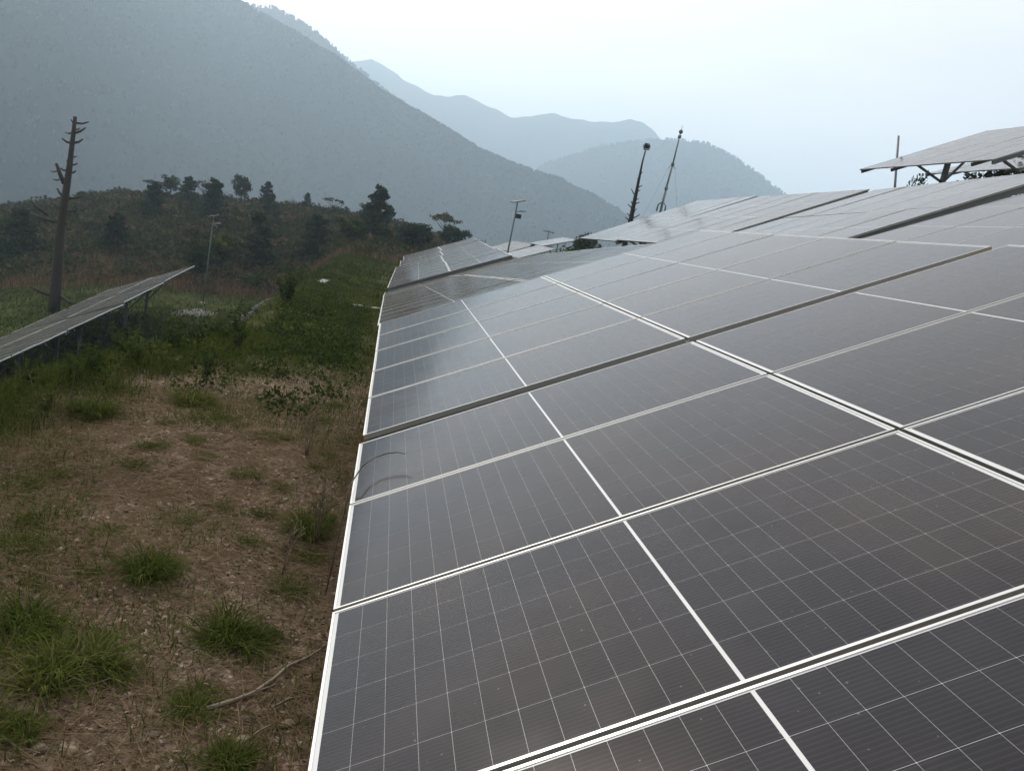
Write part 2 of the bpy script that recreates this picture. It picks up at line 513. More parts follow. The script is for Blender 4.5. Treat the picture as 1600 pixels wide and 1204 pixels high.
# ------------------------------------------------------------------ mountains
TOPZ = 0.0
def mountain(name, label, sky_px, dist, slope, seed, amp, ns=260, nt=90, trees=0, tree_h=8, mat=M_MOUNT, tree_label=None):
    global TOPZ
    P = []
    for i, (px, py) in enumerate(sky_px):
        d = ray(px, py)
        D = dist[0] + (dist[1] - dist[0]) * i / (len(sky_px) - 1)
        h = math.hypot(d[0], d[1])
        P.append((math.atan2(d[0], d[1]), D, CAMZ + d[2] / h * D))
    P = np.array(P)
    s = np.linspace(P[0, 0], P[-1, 0], ns)
    D = np.interp(s, P[:, 0], P[:, 1])
    zc = np.interp(s, P[:, 0], P[:, 2])
    fw = max((zc.max() + 140) / slope, 200)
    t = np.concatenate([-np.linspace(1, 0.02, 14) ** 1.5 * fw * 0.5, np.linspace(0, 1, nt) ** 1.3 * fw])
    S, T = np.meshgrid(s, t)
    DD = np.interp(S, s, D)
    Dr = np.maximum(DD - T, 230)
    X, Y = np.sin(S) * Dr, np.cos(S) * Dr
    q = sstep(0, fw * 0.25, np.abs(T))
    nz = fbm(X / (amp * 5.5) + seed, Y / (amp * 11) + seed * 2.1, 6)
    spur = np.abs(fbm(X / (amp * 2.6) + seed * 3, Y / (amp * 12) + 4, 3))
    Z = np.interp(S, s, zc) + amp * 0.05 * fbm(X / (amp * .35), Y / (amp * .35) + seed, 4)
    Z = Z - slope * np.abs(T) + q * amp * (nz * 1.1 - spur * 1.5)
    Z = np.maximum(Z, -127 + 2 * fbm(X / 200, Y / 200, 3))
    TOPZ = max(TOPZ, float(Z.max()))
    n1, n2 = S.shape
    i0 = (np.arange(n1 - 1)[:, None] * n2 + np.arange(n2 - 1)[None, :]).ravel()
    me = np_mesh(name, np.c_[X.ravel(), Y.ravel(), Z.ravel()], np.c_[i0, i0 + n2, i0 + n2 + 1, i0 + 1], mat, None, True)
    o = props(link(name, me), label, 'mountain', kind='structure')
    if trees:
        iv, jf = icosphere(1)
        iv = iv[:, :]
        rows = rng.integers(13, n1 - 1, trees)
        rows[: trees // 10] = 14
        cols_ = rng.integers(0, n2 - 1, trees)
        fr1, fr2 = rng.random(trees), rng.random(trees)
        def lerp(A):
            return (A[rows, cols_] * (1 - fr2) + A[rows, cols_ + 1] * fr2) * (1 - fr1) + (A[rows + 1, cols_] * (1 - fr2) + A[rows + 1, cols_ + 1] * fr2) * fr1
        bx, by, bz = lerp(X), lerp(Y), lerp(Z)
        keep = bz > -110
        bx, by, bz = bx[keep], by[keep], bz[keep]
        n = len(bx)
        hh = tree_h * (0.45 + 0.75 * rng.random(n))
        ww = hh * (0.2 + 0.26 * rng.random(n))
        jit = 1 + 0.35 * (rng.random((n, len(iv))) - 0.5)
        vv = iv[None] * jit[..., None]
        vv = np.stack([bx[:, None] + vv[..., 0] * ww[:, None], by[:, None] + vv[..., 1] * ww[:, None], bz[:, None] + (vv[..., 2] * 0.5 + 0.42) * hh[:, None]], -1)
        ff = jf[None] + (np.arange(n) * len(iv))[:, None, None]
        tint = np.repeat(np.clip(rng.normal(0.42, 0.16, n), 0, 1), len(iv))
        fo = link('forest', np_mesh('forest', vv.reshape(-1, 3), ff.reshape(-1, 3), M_FOREST, tint, False))
        props(fo, tree_label, 'forest', kind='stuff')
    return o

mountain('mountain', 'large wooded mountainside filling the upper left', [(-900, -160), (-500, -330), (-150, -330), (120, -190), (270, -62), (368, 0), (410, 24), (440, 42), (480, 62), (520, 88), (545, 104), (600, 146), (660, 182), (700, 205), (760, 240), (820, 265), (880, 285), (920, 305), (960, 325), (990, 350), (1015, 380), (1040, 410)],
         (1150, 1050), 0.50, 3.3, 75, 360, 120, 26000, 4.5, tree_label='trees scattered over the large left mountainside')
mountain('mountain', 'pale second ridge rising just behind the left mountain', [(150, -60), (300, -22), (385, 10), (430, 13), (470, 36), (520, 72), (548, 99), (580, 126), (620, 156), (700, 205), (800, 270), (900, 330), (980, 390)],
         (1600, 1500), 0.55, 7.7, 60, 200, 60, 4200, 6.5, tree_label='trees along the pale second ridge')
mountain('mountain', 'faint farthest range with a stepped skyline', [(420, 150), (500, 112), (550, 98), (580, 93), (600, 104), (640, 130), (680, 150), (700, 151), (725, 147), (760, 165), (800, 183), (830, 181), (860, 177), (900, 187), (960, 191), (985, 187), (1005, 192), (1030, 214), (1070, 245), (1120, 290), (1200, 360)],
         (2800, 2850), 0.6, 1.9, 110, 240, 60)
mountain('mountain', 'rounded hazy hill behind the lightning mast', [(760, 320), (820, 275), (850, 257), (880, 248), (930, 232), (980, 222), (1020, 219), (1060, 219), (1100, 225), (1140, 242), (1180, 268), (1215, 296), (1250, 322), (1300, 360), (1360, 410)],
         (2050, 2000), 0.55, 5.2, 70, 200, 70, 3600, 6.5, tree_label='trees on the rounded hazy hill')

# ------------------------------------------------------------------ solar tables
PL, PW, GAP = 2.278, 1.134, 0.02
def panel_meshes():
    f = MB()
    lip, dp = 0.009, 0.035
    X, Y = PL, PW
    ring = [(0, 0), (X, 0), (X, Y), (0, Y)]
    inn = [(lip, lip), (X - lip, lip), (X - lip, Y - lip), (lip, Y - lip)]
    vs = [(x, y, 0) for x, y in ring] + [(x, y, 0) for x, y in inn] + [(x, y, -dp) for x, y in ring] + [(x, y, -dp) for x, y in inn]
    fs = []
    for k in range(4):
        j = (k + 1) % 4
        fs += [(k, j, 4 + j, 4 + k), (8 + j, 8 + k, 12 + k, 12 + j), (k + 8, j + 8, j, k), (4 + k, 4 + j, 12 + j, 12 + k)]
    f.add(vs, fs)
    fm = f.mesh('panel_frame', M_ALU)
    l = MB()
    l.box((lip, lip, -0.008), (X - lip, Y - lip, -0.003))
    lm = l.mesh('panel_laminate', M_SHEET)
    cu, cv, ch = 0.0918, 0.1828, 0.0012
    def cellpts(cx, cy, side):
        a, b = cu / 2, cv / 2
        if side:
            return [(cx - a, cy - b), (cx + a - ch, cy - b), (cx + a, cy - b + ch), (cx + a, cy + b - ch), (cx + a - ch, cy + b), (cx - a, cy + b)]
        return [(cx - a + ch, cy - b), (cx + a, cy - b), (cx + a, cy + b), (cx - a + ch, cy + b), (cx - a, cy + b - ch), (cx - a, cy - b + ch)]
    allc = MB()
    pos = []
    for half in range(2):
        for i in range(12):
            for j in range(6):
                cx = 0.0235 + half * (1.110 + 0.011) + (i + 0.5) * 0.0925
                cy = 0.015 + (j + 0.5) * 0.184
                side = i % 2
                pos.append((cx, cy, side))
                p = cellpts(cx, cy, side)
                allc.add([(x, y, -0.00275) for x, y in p], [(0, 1, 2, 3, 4, 5)])
    cm = allc.mesh('panel_cells', M_CELL)
    single = []
    for side in (0, 1):
        s = MB()
        p = cellpts(0, 0, side)
        s.add([(x, y, 0) for x, y in p] + [(x, y, -0.0002) for x, y in p], [(0, 1, 2, 3, 4, 5)] + [(6 + k, 6 + (k + 1) % 6, (k + 1) % 6, k) for k in range(6)])
        single.append(s.mesh('half_cell', M_CELL))
    return fm, lm, cm, single, pos
FRAME_ME, LAM_ME, CELLS_ME, HALF_ME, CELL_POS = panel_meshes()

def axes(az, el, tilt):
    az, el, tilt = R(az), R(el), R(tilt)
    v = Vector((math.sin(az) * math.cos(el), math.cos(az) * math.cos(el), math.sin(el)))
    h = Vector((math.cos(az), -math.sin(az), 0))
    n = h.cross(v)
    u = h * math.cos(tilt) + n * math.sin(tilt)
    return u, v

TROW = 'solar tables set out in rows along the hillside'
def solar_table(label, p, cols=5, detail=(), supports=True, wob=0.12):
    x, y, z, az, el, tilt = p
    u, v = axes(az, el, tilt)
    n = u.cross(v)
    mw = Matrix(((u.x, v.x, n.x, x), (u.y, v.y, n.y, y), (u.z, v.z, n.z, z), (0, 0, 0, 1)))
    t = empty('solar_table')
    t.matrix_world = mw
    props(t, label, 'solar table', TROW)
    inv = mw.inverted()
    lenv = cols * (PW + GAP) - GAP
    for i in range(2):
        for j in range(cols):
            po = link('solar_panel', LAM_ME, t)
            po.location = (i * (PL + GAP) + random.uniform(-.002, .002), j * (PW + GAP), random.uniform(-.002, .002))
            po.rotation_euler = (R(random.gauss(0, wob)), R(random.gauss(0, wob * .6)), 0)
            link('frame', FRAME_ME, po)
            if (i, j) in detail:
                for cx, cy, s in CELL_POS:
                    c = link('cell', HALF_ME[s], po)
                    c.location = (cx, cy, -0.00275)
            else:
                c = link('cells', CELLS_ME, po)
                c['kind'] = 'stuff'
    for uu in (0.45, 1.82, 2.75, 4.12):
        b = MB()
        b.beam((uu, 0.08, -0.077), (uu, lenv - 0.08, -0.077), 0.05, 0.08)
        b.build('purlin', M_STEEL, t)
    for vv in (0.05, lenv - 0.05):
        b = MB()
        b.beam((0.02, vv, -0.085), (4.55, vv, -0.085), 0.05, 0.10)
        b.build('end_rail', M_STEEL, t)
    if supports:
        for vv in (lenv * 0.2, lenv * 0.8):
            b = MB()
            b.beam((0.3, vv, -0.163), (4.3, vv, -0.163), 0.06, 0.09)
            b.build('rafter', M_STEEL, t)
            top = mw @ Vector((2.35, vv, -0.2))
            gz = hz(top.x, top.y) - 0.25
            foot = Vector((top.x, top.y, min(gz, top.z - 0.5)))
            b = MB()
            b.beam(inv @ foot, inv @ top, 0.13, 0.13, (0, 1, 0))
            b.build('post', M_STEEL, t)
            kne = foot.lerp(top, 1 - min(0.75, 0.9 / (top.z - foot.z)))
            for uu in (1.15, 3.5):
                b = MB()
                b.beam(inv @ kne, Vector((uu, vv, -0.21)), 0.06, 0.06, (0, 1, 0))
                b.build('brace', M_STEEL, t)
    return t

D_ = 1.154
T1v0 = -3
ST = solar_table
# main row, from the camera outward
ST('nearest solar table, dark glass filling the lower right foreground', (0.019, 2.87 - 3 * D_ + .01, 0.562 + 3 * D_ * .0247, 0, -1.42, 26.94), detail=((0, 2), (0, 3)), wob=.04)
ST('second table of the nearest row, just past the thick grey edge', (0.034, 5.369, 0.507, 0.08, -1.37, 26.63), wob=.05)
ST('third table of the nearest row, dull grey with closely packed pale lines', (0.02, 11.25, 0.32, 0.2, -5.0, 25.4))
ST('fourth table of the nearest row, sinking behind the third', (0.045, 17.05, -0.19, 0.2, -5.0, 25.4))
ST('fifth table of the nearest row, lowest dip before the row rises', (0.05, 23.0, -0.73, 0.6, -5.5, 25.2))
ST('sixth table of the nearest row, with a dark shadow gap under its near edge', (0.17, 29.66, -1.21, 1.6, -0.9, 25.5))
ST('seventh table of the nearest row, middle of the far grey group', (0.33, 35.9, -1.36, 1.6, -1.2, 25.4))
ST('eighth table of the nearest row, near the far end', (0.66, 42.1, -1.47, 1.0, -1.3, 25.2))
ST('last table of the nearest row, topped by trees behind', (0.92, 48.4, -1.58, 0.6, -1.6, 25.6))
# row above
ST('table of the upper row at the right frame edge, below the thick dark beam', (6.62, 6.31, 2.83, 0.55, -1.76, 25.85))
ST('upper row table over the thick dark beam at right', (6.53, 12.39, 2.58, 0.19, -3.38, 26.95))
ST('upper row table between the two long dark edges', (6.61, 18.44, 2.25, -1.25, -2.15, 27.18))
ST('farthest upper row table, directly in front of the lightning mast', (6.59, 24.73, 1.99, 2.0, -1.73, 28.2))
# highest row
ST('raised table against the sky with bare posts visible beneath', (14.39, 19.79, 5.84, -2.5, -1.4, 26.96))
ST('highest row table cut off by the right frame edge', (14.45, 13.6, 5.35, 0, -1.0, 26.5))
ST('sliver of table behind the posts of the raised one', (22.6, 29.5, 7.6, 0, -1, 24))
# lower row on the left meadow
ST('left meadow table reaching farthest, its corner highest', (-14.1, 41.0, -6.08, 0, 2.2, 26.6))
ST('left meadow table second from the far corner', (-14.08, 34.95, -6.30, 0, 2.0, 26.4))
ST('left meadow table third from the far corner', (-14.06, 29.0, -6.42, 0, 0.9, 26.0))
ST('left meadow table cut by the left frame edge', (-14.0, 23.0, -6.52, 0, 0.8, 26.2))
# two small ones behind the bank
ST('nearer of two low tables poking out behind the grassy bank', (-6.95, 41.45, -5.59, 1.0, -2.0, 27))
ST('farther of two low tables poking out behind the grassy bank', (-6.91, 47.6, -5.72, 0.34, -1.65, 26.7))
# far pale group in the dip
ST('pale far table left of the dip, behind the street light', (17.3, 121, -2.9, -28, -3.0, 21), wob=.3)
ST('pale far table with a dark underside, right of the street light', (14.6, 95.0, -2.4, -10, -1, 23), wob=.3)
ST('pale far table beside the green bush', (18.25, 101.28, -0.67, -8, -1.3, 19.4), wob=.3)

# ------------------------------------------------------------------ plants: generators
def quads(centers, normals, size, aspect=0.5, twist=None):
    """leaf-like quads, returns verts (n*4,3) and faces (n,4)"""
    n = len(centers)
    a = rng.normal(size=(n, 3))
    a -= normals * (a * normals).sum(1, keepdims=True)
    a /= np.linalg.norm(a, axis=1, keepdims=True) + 1e-9
    b = np.cross(normals, a)
    s = np.broadcast_to(size, n)[:, None]
    L, Wd = a * s, b * s * aspect
    v = np.stack([centers - L, centers - Wd, centers + L, centers + Wd], 1)
    return v.reshape(-1, 3), np.arange(n * 4).reshape(n, 4)

def rand_dirs(n, up=0.0):
    d = rng.normal(size=(n, 3))
    d[:, 2] += up
    return d / np.linalg.norm(d, axis=1, keepdims=True)

def crown_mesh(name, kind, mat, n=900):
    """crown of unit height standing on z=0"""
    C, Rr = [], []
    if kind == 'pine':
        k = 34
        for i in range(k):
            h = 0.14 + 0.84 * (i / k)
            rad = 0.27 * (1 - h) ** 0.75 * random.uniform(0.6, 1.25) + 0.02
            a = random.uniform(0, 6.28)
            C.append((math.cos(a) * rad * .75, math.sin(a) * rad * .75, h)); Rr.append((0.5 * rad + 0.04, 0.5 * rad + 0.04, 0.055))
    elif kind == 'round':
        for i in range(26):
            d = rand_dirs(1)[0] * random.uniform(0.1, 0.33)
            C.append((d[0], d[1], 0.62 + d[2] * 1.05)); Rr.append((0.12, 0.12, 0.10))
    elif kind == 'umbrella':
        for i in range(22):
            a, r_ = random.uniform(0, 6.28), 0.55 * math.sqrt(random.random())
            C.append((math.cos(a) * r_, math.sin(a) * r_, 0.88 - 0.25 * r_ + random.uniform(-.06, .06))); Rr.append((0.13, 0.13, 0.05))
    else:  # bush
        for i in range(22):
            d = rand_dirs(1)[0]
            q = random.uniform(0.2, 0.5)
            C.append((d[0] * q, d[1] * q, 0.18 + abs(d[2]) * q * 1.25)); Rr.append((0.16, 0.16, 0.13))
    C, Rr = np.array(C), np.array(Rr)
    idx = rng.integers(0, len(C), n)
    d = rand_dirs(n) * (rng.random((n, 1)) ** 0.4)
    c = C[idx] + d * Rr[idx]
    c[:, 2] = np.maximum(c[:, 2], 0.01)
    sz = 0.034 * (0.6 + 0.8 * rng.random(n))
    clump = rng.normal(0, 0.16, len(C))[idx]
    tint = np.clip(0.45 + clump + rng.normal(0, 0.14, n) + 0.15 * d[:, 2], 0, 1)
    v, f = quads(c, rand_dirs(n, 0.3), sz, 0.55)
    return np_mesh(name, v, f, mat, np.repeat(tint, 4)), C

def trunk_mesh(name, kind, C, mat=M_BARK):
    b = MB()
    th = {'pine': 0.93, 'round': 0.62, 'umbrella': 0.5, 'bush': 0.12}[kind]
    lean = [(random.uniform(-.02, .02) * i, random.uniform(-.02, .02) * i, th * i / 4) for i in range(5)]
    lean[0] = (0, 0, -0.06)
    b.tube(lean, [0.030, 0.025, 0.02, 0.014, 0.006], 7)
    for i in range(0, len(C), 2):
        c = C[i]
        h = max(0.05, min(th, c[2] - 0.12 if kind != 'umbrella' else random.uniform(.3, .5)))
        b.tube([(0, 0, h), (c[0] * .5, c[1] * .5, (h + c[2]) / 2 - 0.01), tuple(c)], [0.011, 0.007, 0.003], 5)
    return b.mesh(name, mat, True)

PROTO = {}
for kind, mat, nv, nl in (('pine', M_PINE, 3, 1500), ('round', M_LEAF, 3, 1500), ('round_dark', M_PINE, 2, 1600), ('umbrella', M_SCRUB, 2, 700), ('bush', M_SCRUB, 3, 800), ('bush_green', M_LEAF, 3, 800)):
    PROTO[kind] = []
    for k in range(nv):
        sh = kind.split('_')[0]
        cm, C = crown_mesh('crown', sh, mat, nl)
        PROTO[kind].append((cm, trunk_mesh('trunk', sh, C)))

def tree(name, label, cat, kind, pos, h, w=1.0, group=None):
    t = empty(name, (pos[0], pos[1], pos[2] - 0.02 * h), random.uniform(0, 6.28))
    t.scale = (h * w, h * w, h)
    cm, tm = random.choice(PROTO[kind])
    link('crown', cm, t)
    link('trunk', tm, t)
    props(t, label, cat, group)
    return t

# ------------------------------------------------------------------ trees on the knoll, placed on the ground under their pixels
def on_ground(px, y, lift=0.0):
    """x from the pixel column at depth y, z from the terrain"""
    p = at(px, 330, y)
    # follow the tilt of the camera: iterate so that the ground point projects to this column
    x = p[0]
    for _ in range(6):
        z = hz(x, y)
        c = WC.T @ np.array([x, y, z - CAMZ])
        x += (px - (800 + FPX * c[0] / c[2])) * c[2] / FPX * 0.97
    return np.array([x, y, hz(x, y) + lift])

SKY = 'trees along the skyline of the knoll'
for args in (
    ('pine_tree', 'tall rounded dark pine on the skyline of the knoll', 'tree', 'round_dark', 376, 112, 4.3, 1.0),
    ('pine_tree', 'pointed small pine right of the tall rounded one', 'tree', 'pine', 414, 112, 3.4, 1.3),
    ('acacia_tree', 'flat topped thin tree left of the tall rounded pine', 'tree', 'umbrella', 316, 113, 2.9, 0.95),
    ('broadleaf_tree', 'brownish round tree left of the flat topped one', 'tree', 'round', 264, 110, 3.4, 1.0),
    ('acacia_tree', 'sparse flat tree against the brownish round tree', 'tree', 'umbrella', 242, 112, 2.6, 1.1),
    ('pine_tree', 'dark pine below the flat topped skyline tree', 'tree', 'pine', 291, 104, 3.5, 1.5),
    ('bush', 'round dark bush on the skyline right of the pointed pine', 'shrub', 'bush_green', 455, 113, 1.7, 1.3),
    ('pine_tree', 'small dark cone on the skyline right of the round bush', 'tree', 'pine', 478, 112, 2.3, 1.2),
    ('acacia_tree', 'lone flat crowned tree on the brown ridge', 'tree', 'umbrella', 518, 111, 2.5, 0.9),
    ('broadleaf_tree', 'left of two round dark trees at the right end of the ridge', 'tree', 'round_dark', 573, 104, 2.9, 1.1),
    ('broadleaf_tree', 'right of two round dark trees at the right end of the ridge', 'tree', 'round_dark', 598, 102, 3.4, 1.0),
    ('bush', 'tiny bush at the left end of the skyline', 'shrub', 'bush', 127, 113, 1.6, 1.0),
    ('bush', 'low rounded bush on the left skyline above the stump tree', 'shrub', 'bush_green', 146, 113, 1.5, 1.3),
    ('bush', 'brown shrub in the middle of the left skyline', 'shrub', 'bush', 190, 112, 1.7, 1.4)):
    n_, lb, ct, kd, px, y, h, w = args
    tree(n_, lb, ct, kd, on_ground(px, y), h, w, SKY)

SLOPE = 'trees on the slope of the knoll'
for args in (
    ('pine_tree', 'dark pine at the slope foot right of the left lamp post', 'tree', 'pine', 396, 70, 4.6, 1.3),
    ('broadleaf_tree', 'bright green tree just behind the left lamp post', 'tree', 'round', 342, 66, 3.6, 1.15),
    ('pine_tree', 'wide dark pine in the middle of the slope foot', 'tree', 'pine', 488, 72, 4.2, 1.5),
    ('pine_tree', 'tallest pine at the right end of the slope foot', 'tree', 'pine', 583, 74, 5.0, 1.25),
    ('broadleaf_tree', 'rounded green tree left of the tallest slope pine', 'tree', 'round', 546, 68, 2.6, 1.4),
    ('pine_tree', 'dark pine half way up the slope below the skyline pine', 'tree', 'pine', 330, 92, 4.4, 1.5),
    ('pine_tree', 'dark cone left of the lamp post top', 'tree', 'pine', 238, 90, 4.0, 1.4),
    ('pine_tree', 'short dark pine below the round skyline bush', 'tree', 'pine', 420, 96, 3.0, 1.4),
    ('pine_tree', 'dark pine left of the stump tree trunk', 'tree', 'pine', 28, 74, 4.4, 1.5),
    ('pine_tree', 'narrow dark pine right of the stump tree trunk', 'tree', 'pine', 178, 72, 3.6, 1.3),
    ('broadleaf_tree', 'dark bush like tree at the left end of the far main row', 'tree', 'round_dark', 642, 72, 3.0, 1.7),
    ('broadleaf_tree', 'dull tree behind the top of the far main row', 'tree', 'round_dark', 706, 78, 3.2, 1.3),
    ('acacia_tree', 'thin spreading tree beside the dull one behind the far row', 'tree', 'umbrella', 690, 90, 3.6, 0.9),
    ('bush', 'dark round bush on the grassy bank right of the meadow', 'shrub', 'bush_green', 468, 44, 1.5, 1.0),
    ('bush', 'small dark bush in the meadow middle', 'shrub', 'bush_green', 400, 60, 2.4, 0.8),
    ('broadleaf_tree', 'dark trunked leafy tree at the meadow edge beside the lamp', 'tree', 'round_dark', 303, 60, 3.4, 0.8)):
    n_, lb, ct, kd, px, y, h, w = args
    tree(n_, lb, ct, kd, on_ground(px, y), h, w, SLOPE)

FARR = 'trees beyond the far end of the field'
for i, (px, y, h, w, kd, lb) in enumerate((
    (903, 64, 3.6, 0.85, 'round_dark', 'dark rounded tree beyond the farthest upper row table'),
    (886, 35, 1.9, 1.0, 'bush_green', 'green leafy bush between the two table rows'),
    (826, 112, 3.2, 0.8, 'pine', 'small dark tree beside the far utility pole'),
    (742, 116, 2.4, 1.2, 'bush', 'low far shrub left of the street light'),
    (783, 126, 2.4, 1.2, 'bush', 'low far shrub behind the pale tables'))):
    if i < 2:
        q = on_ground(px, y)
        top = at(px + (3 if i else 2), (346, 362)[i], y)[2]
        w = w * h / max(h, top - q[2]) * (1.0, 1.1)[i]
        h = max(h, top - q[2])
    tree('bush' if 'bush' in kd else 'broadleaf_tree', lb, 'shrub' if 'bush' in kd else 'tree', kd, on_ground(px, y), h, w, FARR)
for i, (px, py, y, h, w, lb) in enumerate((
    (1437, 290, 33, 1.5, 1.1, 'dark shrub seen under the raised table'),
    (1418, 292, 31, 0.9, 1.0, 'small grassy shrub left under the raised table'),
    (1562, 280, 34, 2.0, 1.5, 'green bush under the right side of the raised table'),
    (1606, 276, 32, 2.2, 1.5, 'green bush at the right edge under the raised table'))):
    p = at(px, py, y)
    tree('bush', lb, 'shrub', 'bush_green', (p[0], p[1], hz(p[0], p[1])), max(h, p[2] + h - hz(p[0], p[1])), w * h / max(h, p[2] + h - hz(p[0], p[1])), 'bushes on the upper slope')

# scrub over the knoll: nobody could count it
def scrub(name, label, n, sampler, hr, mat, leaves=46, size=0.13, tint0=0.5):
    pts, sz, tn = [], [], []
    for _ in range(n):
        x, y = sampler()
        h = random.uniform(*hr)
        z = hz(x, y)
        d = rand_dirs(leaves)
        rr = rng.random((leaves, 1)) ** 0.35
        c = d * rr * np.array([h * random.uniform(.5, .9), h * random.uniform(.5, .9), h * 0.55])
        c[:, 2] = np.abs(c[:, 2])
        pts.append(c + [x, y, z])
        t0 = np.clip(random.gauss(tint0, 0.22), 0, 1)
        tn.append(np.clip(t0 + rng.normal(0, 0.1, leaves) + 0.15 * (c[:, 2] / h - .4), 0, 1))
        sz.append(size * (0.6 + 0.8 * rng.random(leaves)) * (h / 1.0) ** 0.5)
    c = np.concatenate(pts); s = np.concatenate(sz); t = np.concatenate(tn)
    v, f = quads(c, rand_dirs(len(c), .3), s, 0.6)
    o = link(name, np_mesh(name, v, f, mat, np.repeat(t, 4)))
    return props(o, label, 'scrub', kind='stuff')

def knoll_xy():
    y = random.uniform(60, 119)
    return random.uniform(-0.56 * y, 0.06 * y), y
scrub('scrub', 'brown and olive scrub covering the knoll', 2500, knoll_xy, (0.5, 2.0), M_SCRUB, 40, 0.15, 0.40)
def edge_xy():
    y = random.uniform(95, 128)
    return random.uniform(0.02 * y, 0.28 * y), y
scrub('scrub', 'low scrub beyond the far end of the rows', 160, edge_xy, (0.4, 1.3), M_SCRUB, 36, 0.15, 0.35)
def bank_xy():
    y = random.uniform(12, 56)
    x = random.uniform(-5.6 if y > 22 else float(crest(y)), -0.8 if y < 30 else -0.4)
    return (x, y) if not (y < 40 and -0.19 < x / y < -0.112) else (random.uniform(-0.11, -0.04) * y, y)
scrub('scrub', 'low weeds over the green bank left of the row', 900, bank_xy, (0.14, 0.50), M_LEAF, 42, 0.045, 0.45)

def herb_xy():
    y = 7.2 + 16.8 * random.random() ** 0.75 + random.gauss(0, 0.4)
    x = random.uniform(float(crest(y)), -0.25)
    return (x, y) if not (y > 10 and x / y < -0.112) else (random.uniform(-0.11, -0.03) * y, y)
scrub('scrub', 'low fresh green herbs on the terrace beside the second table', 760, herb_xy, (0.07, 0.46), M_LEAF, 44, 0.038, 0.58)
def dark_xy():
    y = random.uniform(66, 117)
    return random.uniform(-0.52 * y, 0.04 * y), y
scrub('scrub', 'dense dark bushes merging over the knoll slope', 560, dark_xy, (1.0, 2.3), M_SCRUB, 80, 0.15, 0.22)
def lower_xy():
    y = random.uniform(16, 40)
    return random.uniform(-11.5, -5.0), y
scrub('scrub', 'weeds tinted dark for the shade beside the left tables', 1300, lower_xy, (0.3, 1.1), M_LEAF, 40, 0.06, 0.22)  # low tint puts the shade beside the tables into the leaf colour

# blades of grass
def blades(name, label, xs, ys, hts, wid, mat, tints, lean=0.5, cat='grass'):
    n = len(xs)
    zs = height(xs, ys) - 0.01
    a = rng.random(n) * 6.283
    le = lean * hts * (0.4 + rng.random(n))
    dx, dy = np.cos(a), np.sin(a)
    px_, py_ = -dy * wid, dx * wid
    b0 = np.c_[xs - px_, ys - py_, zs]
    b1 = np.c_[xs + px_, ys + py_, zs]
    m0 = np.c_[xs - px_ * .8 + dx * le * .35, ys - py_ * .8 + dy * le * .35, zs + hts * .6]
    m1 = np.c_[xs + px_ * .8 + dx * le * .35, ys + py_ * .8 + dy * le * .35, zs + hts * .6]
    tp = np.c_[xs + dx * le, ys + dy * le, zs + hts]
    v = np.stack([b0, b1, m1, m0, tp], 1).reshape(-1, 3)
    k = (np.arange(n) * 5)[:, None]
    f = np.concatenate([np.array([[0, 1, 2]]) + k, np.array([[0, 2, 3]]) + k, np.array([[3, 2, 4]]) + k])
    o = link(name, np_mesh(name, v, f, mat, np.repeat(tints, 5)))
    return props(o, label, cat, kind='stuff')

def clustered(n, nc, xr, yr, sd):
    cx, cy = rng.uniform(*xr, nc), rng.uniform(*yr, nc)
    i = rng.integers(0, nc, n)
    return cx[i] + rng.normal(0, sd, n), cy[i] + rng.normal(0, sd, n)

# short ground cover on the near terrace
x, y = clustered(46000, 460, (-3.4, 0.4), (2.2, 11), 0.14)
dens = fbm(x * 0.9 + 3, y * 0.9, 3)
k = dens + 0.6 * sstep(7, 11, y) + 0.7 * sstep(-1.9, -2.6, x) > -0.05
x, y = x[k], y[k]
blades('grass', 'short green ground cover in patches on the near terrace', x, y, rng.uniform(.02, .085, len(x)), 0.0026, M_GRASS, np.clip(rng.normal(.45, .2, len(x)), 0, 1), 1.1)
# taller growth along the terrace edge
x, y = clustered(26000, 300, (-.45, .55), (5.4, 12.5), 0.13)
x = x + crest(y)
blades('grass', 'tall green growth along the terrace edge', x, y, rng.uniform(.04, .15, len(x)), 0.0032, M_GRASS, np.clip(rng.normal(.42, .2, len(x)), 0, 1), 0.7)
x, y = clustered(34000, 700, (-5.5, 0.3), (10, 34), 0.28)
blades('grass', 'green grass on the bank beside the row', x, y, rng.uniform(.03, .10, len(x)) * (1 + sstep(14, 30, y)), 0.006, M_GRASS, np.clip(rng.normal(.50, .24, len(x)), 0, 1), 0.9)
x, y = clustered(60000, 1200, (-32, 0.3), (28, 62), 0.7)
blades('grass', 'short meadow grass round the left tables', x, y, rng.uniform(.05, .22, len(x)), 0.022, M_GRASS, np.clip(rng.normal(.38, .16, len(x)), 0, 1), 0.9)
x, y = clustered(26000, 500, (-34, 4), (57, 72), 0.9)
blades('dry_grass', 'reddish dry grass along the foot of the knoll', x, y, rng.uniform(.25, .8, len(x)), 0.022, M_DRY, np.clip(rng.normal(.35, .2, len(x)), 0, 1), 0.4)
y = rng.uniform(60, 119, 26000); x = rng.uniform(-.5, .06, 26000) * y
blades('dry_grass', 'dry brown grass on the knoll', x, y, rng.uniform(.2, .6, len(x)), 0.04, M_DRY, np.clip(rng.normal(.3, .2, len(x)), 0, 1), 0.5)

